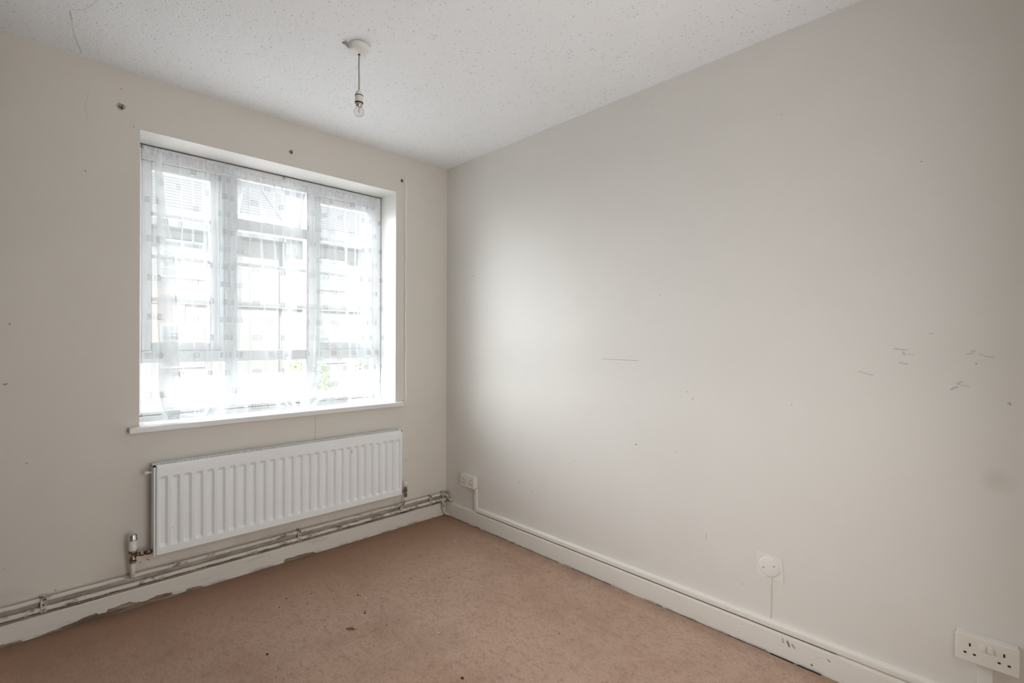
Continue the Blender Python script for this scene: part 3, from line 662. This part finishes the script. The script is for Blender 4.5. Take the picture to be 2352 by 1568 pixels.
for pr in ([(.0160, 2.3345), (.0176, 2.334), (.0176, 2.3310), (.016, 2.3305)], [(.0135, 2.305), (.0172, 2.3045), (.0172, 2.3012), (.0135, 2.3005)]):
    bm = bmesh.new(); bm_lathe(bm, pr, (PX, PY, 0), 'z', 28)
    o = finish('dark_ring', bm, M_black); o.data.transform(Matrix.Translation(-pl.location)); o.parent = hd
bl = None
bm = bmesh.new(); bm_lathe(bm, [(.0138, 2.302), (.0135, 2.293), (.0120, 2.286), (.0095, 2.284), (0, 2.284)], (PX, PY, 0), 'z', 24); finish('bulb_cap', bm, M_bulbcap, pl)
bm = bmesh.new(); pr = [(.0095, 2.287), (.0105, 2.284)]
for i in range(1, 13):
    a = -PI*.5+PI*(12-i)/12*.88; pr.append((.0222*math.cos(a), 2.2645+.0215*math.sin(a)))
bm_lathe(bm, pr, (PX, PY, 0), 'z', 32); gb = finish('bulb_glass', bm, M_bulb, pl)
bm = bmesh.new(); bm_tube(bm, [(PX, PY, 2.285), (PX, PY, 2.262)], .0014, 8); bm_tube(bm, [(PX-.004, PY, 2.276), (PX-.006, PY, 2.262)], .0005, 6); bm_tube(bm, [(PX+.004, PY, 2.276), (PX+.006, PY, 2.262)], .0005, 6); bm_tube(bm, [(PX-.006, PY, 2.262), (PX, PY, 2.259), (PX+.006, PY, 2.262)], .0005, 6)
o = finish('filament_mount', bm, M_fil); o.data.transform(Matrix.Translation(-pl.location)); o.parent = gb

# ------------------------------------------------------------------ bits fixed to the window wall
def fixing(x, z, label, k):
    t_ = thing('wall_fixing', label, 'wall fixing', (x, 0, z), 'old curtain rail fixings above the window')
    bm = bmesh.new(); ring = []
    for i in range(14):
        a = 2*PI*i/14; rd = random.uniform(.010, .015)*k; ring.append((x+rd*math.cos(a), z+rd*1.15*math.sin(a)))
    A = [bm.verts.new((p, -.0015, q)) for p, q in ring]; B_ = [bm.verts.new((p, 0, q)) for p, q in ring]
    bm.faces.new(A)
    for i in range(14): bm.faces.new((A[i], A[(i+1) % 14], B_[(i+1) % 14], B_[i]))
    finish('crumbled_plaster', bm, M_plaster, t_)
    bm = bmesh.new(); bm_lathe(bm, [(.0045, -.006), (.0068, -.0058), (.0072, -.003), (.0065, -.0012)], (x, 0, z), 'y', 12); bm_box(bm, x+.001, x+.0065, -.009, -.0012, z-.011, z+.008); finish('bent_bracket', bm, M_steel, t_)
    bm = bmesh.new(); bm_lathe(bm, [(0, -.0105), (.0030, -.0100), (.0034, -.006), (.0034, -.001)], (x-.001, 0, z+.001), 'y', 10); finish('screw', bm, M_chrome, t_)
fixing(-1.902, 2.377, 'rusty screw fixing in a crumbled hole above the left end of the window', 1.25)
fixing(-1.126, 2.376, 'rusty screw fixing above the middle of the window', .8)
fixing(-.388, 2.379, 'rusty screw fixing beside the upright cable right of the window', .8)
bm = bmesh.new(); pts = []; rr = []
for i in range(61):
    z = .833+(2.422-.833)*i/60
    pts.append((-.353-.004*(z-.833)/1.6+.0012*math.sin(i*.5)+random.uniform(-.0006, .0006), -.0042, z)); rr.append(.0074*(1 if i < 58 else (.85, .65, .35)[i-58])*random.uniform(.86, 1.08))
bm_tube(bm, pts, rr, 10)
tag(finish('painted_cable', bm, mat('glossy_white_paint', (.90, .89, .87), .35)), 'thin white painted-over cable running upright on the wall right of the window', 'cable')
bm = bmesh.new()  # dark broken strip along the right edge of the cable
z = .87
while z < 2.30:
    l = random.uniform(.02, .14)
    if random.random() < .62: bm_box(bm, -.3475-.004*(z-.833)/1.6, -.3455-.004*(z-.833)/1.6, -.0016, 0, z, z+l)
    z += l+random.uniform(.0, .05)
tag(finish('cable_edge_line', bm, M_raddark), 'dark broken line beside the upright cable', 'dirt', kind='stuff')

# ------------------------------------------------------------------ net curtains on a wire
def sag(x): return -.020*max(0, 1-((x+1.138)/.66)**2)
bm = bmesh.new(); bm_tube(bm, [(x, .172, 2.266+sag(x)) for x in [-1.786+i*(1.786-.489)/20 for i in range(21)]], .0024, 8)
tag(finish('curtain_wire', bm, M_wire), 'thin sprung curtain wire stretched across the top of the window', 'curtain wire')
def eye(x, y, z, label, cat='hook'):
    t_ = bmesh.new(); pts = []
    for i in range(15):
        a = PI*.35+2*PI*.86*i/14; pts.append((x+.0065*math.cos(a), y, z+.0065*math.sin(a)))
    bm_tube(t_, pts, .0014, 6); bm_tube(t_, [(x, y, z+.0065), (x+.001, y+.010, z+.008), (x+.001, .1995, z+.009)], .0014, 6)
    tag(finish('screw_eye', t_, M_steel), label, cat, 'screw eyes along the head of the window')
eye(-1.800, .172, 2.268, 'small screw eye holding the left end of the curtain wire'); eye(-1.097, .186, 2.274, 'small empty screw eye above the middle of the curtain wire'); eye(-.485, .172, 2.267, 'small screw eye holding the right end of the curtain wire')

def interp(xs_, ys_, x):
    if x <= xs_[0]: return ys_[0]+(ys_[1]-ys_[0])*(x-xs_[0])/(xs_[1]-xs_[0])
    for i in range(len(xs_)-1):
        if x <= xs_[i+1]: return ys_[i]+(ys_[i+1]-ys_[i])*(x-xs_[i])/(xs_[i+1]-xs_[i])
    return ys_[-1]+(ys_[-1]-ys_[-2])*(x-xs_[-1])/(xs_[-1]-xs_[-2])
def smooth_path(ctrl, step=.0035):
    """Catmull-Rom through (x, y-offset) controls, about one sample per step"""
    out = []
    P = [ctrl[0]]+ctrl+[ctrl[-1]]
    for i in range(1, len(P)-2):
        p0, p1, p2, p3 = P[i-1:i+3]; d = math.hypot(p2[0]-p1[0], p2[1]-p1[1]); k = max(2, int(d/step))
        for j in range(k):
            t_ = j/k
            q = [.5*((2*p1[c])+(-p0[c]+p2[c])*t_+(2*p0[c]-5*p1[c]+4*p2[c]-p3[c])*t_*t_+(-p0[c]+3*p1[c]-3*p2[c]+p3[c])*t_**3) for c in (0, 1)]
            out.append(tuple(q))
    out.append(ctrl[-1]); return out
def pleats(a, b, nfold, back, dy=.012):
    """zigzag folds between a and b"""
    out = []
    for i in range(nfold):
        c = a+(b-a)*(i+.5)/nfold
        out += [(c+back*.5, -dy*(1 if i % 2 else .7)), (c-back*.5, dy*.8)]
    return out
def curtain(label, ctrl, nodes, levels, ylev, seed, zbot=.8665, loose=1.0, extra_bottom=None):
    rnd = random.Random(seed)
    path = smooth_path(ctrl); L_ = [0]
    for i in range(1, len(path)): L_.append(L_[-1]+math.hypot(path[i][0]-path[i-1][0], path[i][1]-path[i-1][1]))
    zl = [l[0] for l in levels]                               # descending
    nz = 110; zt = 2.271
    bm = bmesh.new(); uvl = bm.loops.layers.uv.new('UVMap'); grid = []; uvs = {}
    ph = [rnd.uniform(0, 6.28) for _ in range(8)]
    for j in range(nz+1):
        tt = j/nz; z = zt+(zbot-zt)*tt
        # x mapping at this height
        zi = list(reversed(zl))
        def X(x):
            cols = [interp(nodes, l[1], x) for l in levels]
            # catmull in z
            k = 0
            while k < len(zl)-2 and z < zl[k+1]: k += 1
            a, b = cols[k], cols[k+1]; t_ = (zl[k]-z)/(zl[k]-zl[k+1]); t_ = min(1, max(0, t_))
            a0 = cols[max(0, k-1)]; b1_ = cols[min(len(cols)-1, k+2)]
            return .5*((2*a)+(-a0+b)*t_+(2*a0-5*a+4*b-b1_)*t_*t_+(-a0+3*a-3*b+b1_)*t_**3)
        yb = interp(list(reversed([q[0] for q in ylev])), list(reversed([q[1] for q in ylev])), z)
        row = []
        grow = .55+.75*min(1, tt*2.2)
        for i, (x, dy) in enumerate(path):
            s_ = L_[i]
            wob = .004*math.sin(3.1*z+ph[0]+s_*9)+.003*math.sin(7.3*z+ph[1]-s_*17)+.0018*math.sin(17*z+ph[5]+s_*40)
            xx = X(x)+wob*loose*min(1, tt*5)
            yy = yb+dy*grow+(.006*math.sin(s_*21+ph[2]+1.6*z)+.004*math.sin(s_*47+ph[3]-2.3*z))*min(1, .3+tt*2)*loose
            top = max(0, 1-(zt-z)/.07)
            yy += top*.0045*math.sin(s_*210+ph[4]); zz = z+sag(xx)*(z-zbot)/(zt-zbot)+top*.0035*math.sin(s_*150+ph[5])+top*.004*math.sin(s_*61+ph[6])
            if z < .93:
                q = (.93-z)/(.93-zbot); yy += q*.008*math.sin(s_*55+ph[7]); zz += q*(.004+.006*abs(math.sin(s_*13+ph[6])))*1.0
                if extra_bottom: yy += extra_bottom(x, q)
            yy = min(yy, .192)
            v_ = bm.verts.new((xx, yy, max(zz, .8640))); uvs[v_] = (s_+seed*.037, z); row.append(v_)
        grid.append(row)
    for j in range(nz):
        for i in range(len(path)-1):
            fc = bm.faces.new((grid[j][i], grid[j][i+1], grid[j+1][i+1], grid[j+1][i])); fc.smooth = True
            for lp_ in fc.loops: lp_[uvl].uv = uvs[lp_.vert]
    me = bpy.data.meshes.new('net_curtain'); bm.to_mesh(me); bm.free(); me.materials.append(M_net)
    o = bpy.data.objects.new('net_curtain', me); COL.objects.link(o)
    return tag(o, label, 'curtain', 'sheer net curtains on the window wire')

# left and middle width: its left end is folded back on itself, then it runs on behind (first three nodes are the doubled strip)
cB = [(-2.02, .0), (-1.98, -.006), (-1.94, .0), (-1.905, -.008), (-1.90, -.015), (-1.893, -.020), (-1.86, -.014), (-1.815, -.018), (-1.81, -.012), (-1.84, -.008), (-1.875, -.010), (-1.88, -.004), (-1.84, -.002), (-1.80, -.004), (-1.79, .0), (-1.775, .0), (-1.74, .004), (-1.68, -.003), (-1.655, .0), (-1.640, -.006), (-1.644, .006), (-1.61, .0), (-1.583, -.006), (-1.590, .006), (-1.56, .0)]
cB += pleats(-1.545, -1.500, 2, .012, .008)+[(-1.49, 0)]+pleats(-1.465, -1.350, 5, .026, .015)+[(-1.345, 0), (-1.325, .004), (-1.305, -.006), (-1.311, .006), (-1.28, .0), (-1.25, -.004), (-1.232, -.009), (-1.240, .006), (-1.21, 0), (-1.175, .004), (-1.160, -.006), (-1.166, .006), (-1.14, 0)]
cB += [(-1.112, -.008), (-1.120, .006)]+pleats(-1.098, -1.005, 3, .026, .014)+[(-.998, .0), (-.992, 0)]
nB = [-2.02, -1.90, -1.79, -1.62, -1.52, -1.43, -1.36, -1.23, -1.10, -1.045, -.992]
A_ = lambda *v: list(v)
curtain('wide sheer net over left and middle panes, its left end folded into a double strip',
        cB, nB,
        [(2.276, A_(-1.795, -1.718, -1.757)+nB[3:]), (1.95, [-1.790, -1.700, -1.752, -1.62, -1.512, -1.43, -1.36, -1.228, -1.095, -1.045, -.998]), (1.75, [-1.785, -1.676, -1.752, -1.622, -1.508, -1.43, -1.36, -1.225, -1.097, -1.054, -1.012]),
         (1.45, [-1.788, -1.660, -1.756, -1.623, -1.505, -1.432, -1.362, -1.219, -1.10, -1.07, -1.035]),
         (1.235, [-1.795, -1.655, -1.760, -1.62, -1.505, -1.435, -1.365, -1.215, -1.105, -1.085, -1.055]), (1.05, [-1.800, -1.651, -1.765, -1.60, -1.515, -1.455, -1.385, -1.21, -1.115, -1.10, -1.085]),
         (.95, [-1.805, -1.650, -1.750, -1.585, -1.54, -1.50, -1.42, -1.17, -1.095, -1.085, -1.075]), (.8665, [-1.806, -1.668, -1.72, -1.59, -1.560, -1.545, -1.47, -1.14, -1.082, -1.07, -1.055])],
        [(2.276, .168), (1.9, .155), (1.3, .133), (.95, .100), (.8665, .070)], 11, extra_bottom=lambda x, q: -.032*q if x < -1.80 else 0)
# right width
cC = [(-.968, 0)]+pleats(-.958, -.870, 3, .026, .014)+[(-.862, 0), (-.845, -.010), (-.822, -.008), (-.842, .008), (-.816, .012), (-.800, .004), (-.785, -.010), (-.800, .002), (-.782, .010), (-.765, .004), (-.73, -.004), (-.708, -.008), (-.714, .004), (-.69, .002), (-.66, -.004), (-.634, -.006), (-.640, .006), (-.62, 0)]
cC += pleats(-.605, -.505, 4, .030, .015)+[(-.498, 0), (-.47, .006), (-.455, 0)]
nC = [-.968, -.865, -.82, -.78, -.70, -.60, -.53, -.455]
curtain('sheer net at the right of the window with its end bunched against the reveal',
        cC, nC,
        [(2.276, nC), (1.9, [-.962, -.862, -.82, -.782, -.70, -.612, -.535, -.445]), (1.57, [-.960, -.860, -.82, -.772, -.70, -.628, -.54, -.440]), (1.235, [-.968, -.860, -.822, -.758, -.69, -.615, -.53, -.446]),
         (1.05, [-.99, -.872, -.828, -.76, -.70, -.605, -.51, -.470]), (.95, [-1.02, -.925, -.865, -.78, -.70, -.575, -.505, -.462]), (.8665, [-1.045, -1.0, -.945, -.84, -.72, -.568, -.51, -.470])],
        [(2.276, .168), (1.9, .155), (1.3, .140), (.95, .105), (.8665, .062)], 23)

# ------------------------------------------------------------------ crumbs on the carpet
def crumb(x, y, s_, label, group=None, m=M_crumb):
    bm = bmesh.new(); bmesh.ops.create_icosphere(bm, subdivisions=2, radius=s_)
    for v_ in bm.verts: v_.co = Vector((v_.co.x*random.uniform(.8, 1.5), v_.co.y*random.uniform(.7, 1.0), v_.co.z*.55))+Vector((0, 0, s_*.45))
    o = finish('crumb' if m is M_crumb else 'paint_flake', bm, m); o.location = (x, y, 0); o.rotation_euler = (0, 0, random.random()*3)
    return tag(o, label, 'crumb' if m is M_crumb else 'flake', group)
bm = bmesh.new(); ring = []
for i in range(12):
    t_ = i/11; w_ = .0045*math.sin(PI*t_)**.7+.0004
    ring.append(((t_-.5)*.040, w_, .003+.004*math.sin(PI*t_*1.1)))
prev = None
for x, w_, z in ring:
    c_ = [bm.verts.new((x, s2*w_, z+(.0018 if s2 else 0)+.001*math.sin(x*200))) for s2 in (-1, 0, 1)]+[bm.verts.new((x, s2*w_*.9, z-.0008)) for s2 in (1, -1)]
    if prev:
        for i in range(5): bm.faces.new((prev[i], c_[i], c_[(i+1) % 5], prev[(i+1) % 5]))
    prev = c_
bm_tube(bm, [(.019, 0, .003), (.026, .002, .0015), (.030, .005, .0012)], .0006, 6)
lf = finish('dried_leaf', bm, M_leaf); lf.location = (-1.188, -.897, 0); lf.rotation_euler = (0, 0, -.75); tag(lf, 'small curled dry brown leaf lying on the carpet', 'leaf')
G = 'dark crumbs scattered on the carpet'
for x, y, s_ in ((-.953, -.758, .003), (-1.056, -.978, .003), (-.508, -.909, .003), (-.588, -.818, .0032), (-.540, -.282, .003), (-1.297, -.433, .004), (-1.10, -.515, .003), (-1.027, -.647, .004),
                 (-1.02, -.66, .003), (-1.13, -.60, .003), (-1.08, -.82, .0045), (-1.07, -.805, .003), (-.964, -.129, .003), (-.74, -.68, .003), (-1.35, -.49, .003), (-.78, -.964, .003), (-.544, -1.557, .003), (-1.24, -.55, .003), (-1.19, -.47, .003)):
    crumb(x, y, s_, 'tiny dark crumb lying on the carpet', G)
crumb(-1.027, -1.486, .0055, 'largest dark crumb on the carpet, nearest the camera')
crumb(-1.511, -.824, .005, 'dark crumb lying alone on the left of the carpet')
for x, y in ((-.921, -1.185), (-.94, -1.06), (-1.01, -.70), (-.269, -.458)):
    crumb(x, y, .0035, 'tiny pale flake lying on the carpet', 'pale flakes on the carpet', M_chip)

# ------------------------------------------------------------------ outside: the houses across the street
GZ = -.75
M_grd = mat('pale_bounce_paving', (.85, .85, .84), .9); M_asph = mat('pale_asphalt', (.42, .42, .42), .95)  # paving kept pale and spread out of view to bounce light onto the ceiling
struct(part('road', M_asph, None, (-30, 45, 7.1, 60, GZ-.1, GZ)), 'asphalt road outside the window')
gr = part('bounce_paving', M_grd, None, (-30, 45, WT+.02, 7.1, GZ-.1, GZ), (-30, -3.2, 7.1, 14, GZ-.1, GZ+.002)); struct(gr, 'pale paving outside the window, out of view, bouncing light indoors')
M_tile = mat('roof_tiles', (.40, .41, .44), .8); n = N(M_tile); wv = n.n('ShaderNodeTexWave', wave_type='BANDS', bands_direction='Z'); wv.inputs['Scale'].default_value = 2.4; wv.inputs['Distortion'].default_value = .2; n.l(n.obj(), wv.inputs[0])
n.l(n.mix(wv.outputs['Fac'], (.12, .125, .135), (.23, .235, .245)), n.b.inputs['Base Color'])
M_render = mat('white_render', (.38, .38, .378), .9); M_eave = mat('grey_eaves', (.28, .29, .30), .8); M_win2 = mat('far_window_glass', (.36, .39, .41), .4); M_brick = mat('pink_brick', (.52, .33, .29), .9); M_hedge = mat('hedge_leaves', (.40, .50, .32), .95)
n = N(M_brick); br = n.n('ShaderNodeTexBrick'); br.inputs['Color1'].default_value = (.50, .40, .37, 1); br.inputs['Color2'].default_value = (.54, .45, .42, 1); br.inputs['Mortar'].default_value = (.52, .50, .48, 1); br.inputs['Scale'].default_value = 4
mp = n.n('ShaderNodeMapping'); mp.inputs['Rotation'].default_value = (PI/2, 0, 0); n.l(n.obj(), mp.inputs[0]); n.l(mp.outputs[0], br.inputs[0]); n.l(br.outputs[0], n.b.inputs['Base Color'])
def house(x0, x1, y, eave, label, brick_to=None):
    h = thing('house', label, 'house', ((x0+x1)/2, y, GZ))
    part('wall', M_render, h, (x0, x1, y, y+6, GZ, eave))
    if brick_to: part('brick_panel', M_brick, h, (x0, brick_to, y-.05, y, .9, 2.75))
    bm = bmesh.new(); bm_extrude(bm, [(y-.55, eave-.05), (y-.55, eave+.08), (y+3.2, eave+2.7), (y+6.6, eave+.08), (y+6.6, eave-.05)], x0, x1, 'x'); finish('roof', bm, M_tile, h)
    part('fascia', M_eave, h, (x0, x1, y-.62, y-.55, eave-.45, eave+.06), (x0, x1, y-.55, y, eave-.45, eave-.35))
    part('string_course', M_eave, h, (x0, x1, y-.10, y, 2.30, 2.46))
    k = x0+1.25
    while k+1.2 < x1:
        for z0, z1 in ((3.05, 4.15), (.45, 1.75)):
            fr_ = part('window', M_frame, h, (k, k+1.1, y-.06, y, z0, z1))
            for a in range(2):
                for b in range(4):
                    o = part('pane', M_win2, None, (k+.07+a*.51, k+.52+a*.51, y-.08, y-.06, z0+.06+b*(z1-z0-.08)/4, z0+b*(z1-z0-.08)/4+(z1-z0)/4-.02))
                    o.data.transform(Matrix.Translation(-h.location)); o.parent = fr_
        k += 2.7
    return h
house(-3.6, 3.58, 14, 4.85, 'pale rendered house with pink brick panel seen through the left of the window', brick_to=.95)
house(3.60, 9.9, 14.2, 5.0, 'pale rendered house seen through the right of the window')
bm = bmesh.new(); bm_box(bm, -4, 1.9, 7.2, 7.45, GZ, .62); M_pinkwall = mat('weathered_pink_wall', (.40, .37, .36), .9)
tag(finish('garden_wall', bm, M_pinkwall), 'low pink brick garden wall beyond the window', 'wall')
# pale parked car
car = thing('car', 'white car parked beyond the lower right panes', 'car', (4.0, 7.2, GZ))
bm = bmesh.new(); prof = [(1.9, -.35), (1.9, .02), (2.15, .12), (2.75, .18), (3.2, .52), (4.6, .55), (5.4, .16), (5.95, .08), (6.05, -.35)]
bm_extrude(bm, [(x, z-.02) for x, z in prof], 6.4, 8.0, 'y'); finish('body', bm, mat('white_car_paint', (.78, .78, .80), .25), car, bevel=.06)
bm = bmesh.new(); bm_extrude(bm, [(2.86, .17), (3.22, .45), (4.52, .47), (5.15, .17)], 6.385, 6.4, 'y'); finish('side_window', bm, mat('car_glass', (.12, .14, .16), .1), car)
for x in (2.65, 5.25):
    bm = bmesh.new(); bm_lathe(bm, [(0, 6.38), (.19, 6.38), (.30, 6.40), (.30, 6.6), (0, 6.6)], (x, 0, GZ+.30), 'y', 24); finish('wheel', bm, mat('tyre', (.06, .06, .06), .8), car)
def shrub(x, y, z0, rx, rz, seed, label):
    rnd = random.Random(seed); bm = bmesh.new()
    for i in range(700):
        a, b = rnd.uniform(0, 2*PI), math.acos(rnd.uniform(-1, 1)); q = rnd.uniform(.6, 1)**.5
        c = Vector((x+rx*q*math.sin(b)*math.cos(a), y+rx*q*math.sin(b)*math.sin(a), z0+rz+rz*q*math.cos(b)))
        d1 = Vector((rnd.gauss(0, 1), rnd.gauss(0, 1), rnd.gauss(0, 1))).normalized()*.06; d2 = d1.cross(Vector((rnd.gauss(0, 1), rnd.gauss(0, 1), rnd.gauss(0, 1)))).normalized()*.035
        bm.faces.new([bm.verts.new(c+p) for p in (d1, d2, -d1, -d2)])
    s_ = thing('shrub', label, 'shrub', (x, y, z0)); finish('foliage', bm, M_hedge, s_)
    bm = bmesh.new(); bm_tube(bm, [(x, y, z0), (x+.02, y, z0+rz*1.2)], .03, 8); finish('stem', bm, M_wood, s_)
shrub(3.05, 10.2, GZ, .55, .85, 1, 'green shrub seen through the middle of the window'); shrub(5.6, 11.2, GZ, .7, .95, 2, 'green shrub by the house through the right light')
shrub(2.2, 9.0, GZ, .35, .55, 3, 'small shrub seen low through the middle pane')
# thin bare sapling
sp = thing('sapling', 'thin forked bare sapling outside the right light', 'tree', (1.62, 5.0, GZ))
bm = bmesh.new(); bm_tube(bm, [(1.62, 5, GZ), (1.64, 5, .8), (1.60, 5, 2.2), (1.62, 5, 2.9)], [.02, .018, .014, .011], 8)
bm_tube(bm, [(1.62, 5, 2.9), (1.60, 5, 3.1), (1.66, 5, 3.3)], [.010, .007, .003], 6); bm_tube(bm, [(1.61, 5, 2.75), (1.54, 5, 2.95), (1.50, 5, 3.2)], [.008, .006, .003], 6); finish('trunk', bm, mat('grey_bark', (.34, .33, .31), .9), sp)
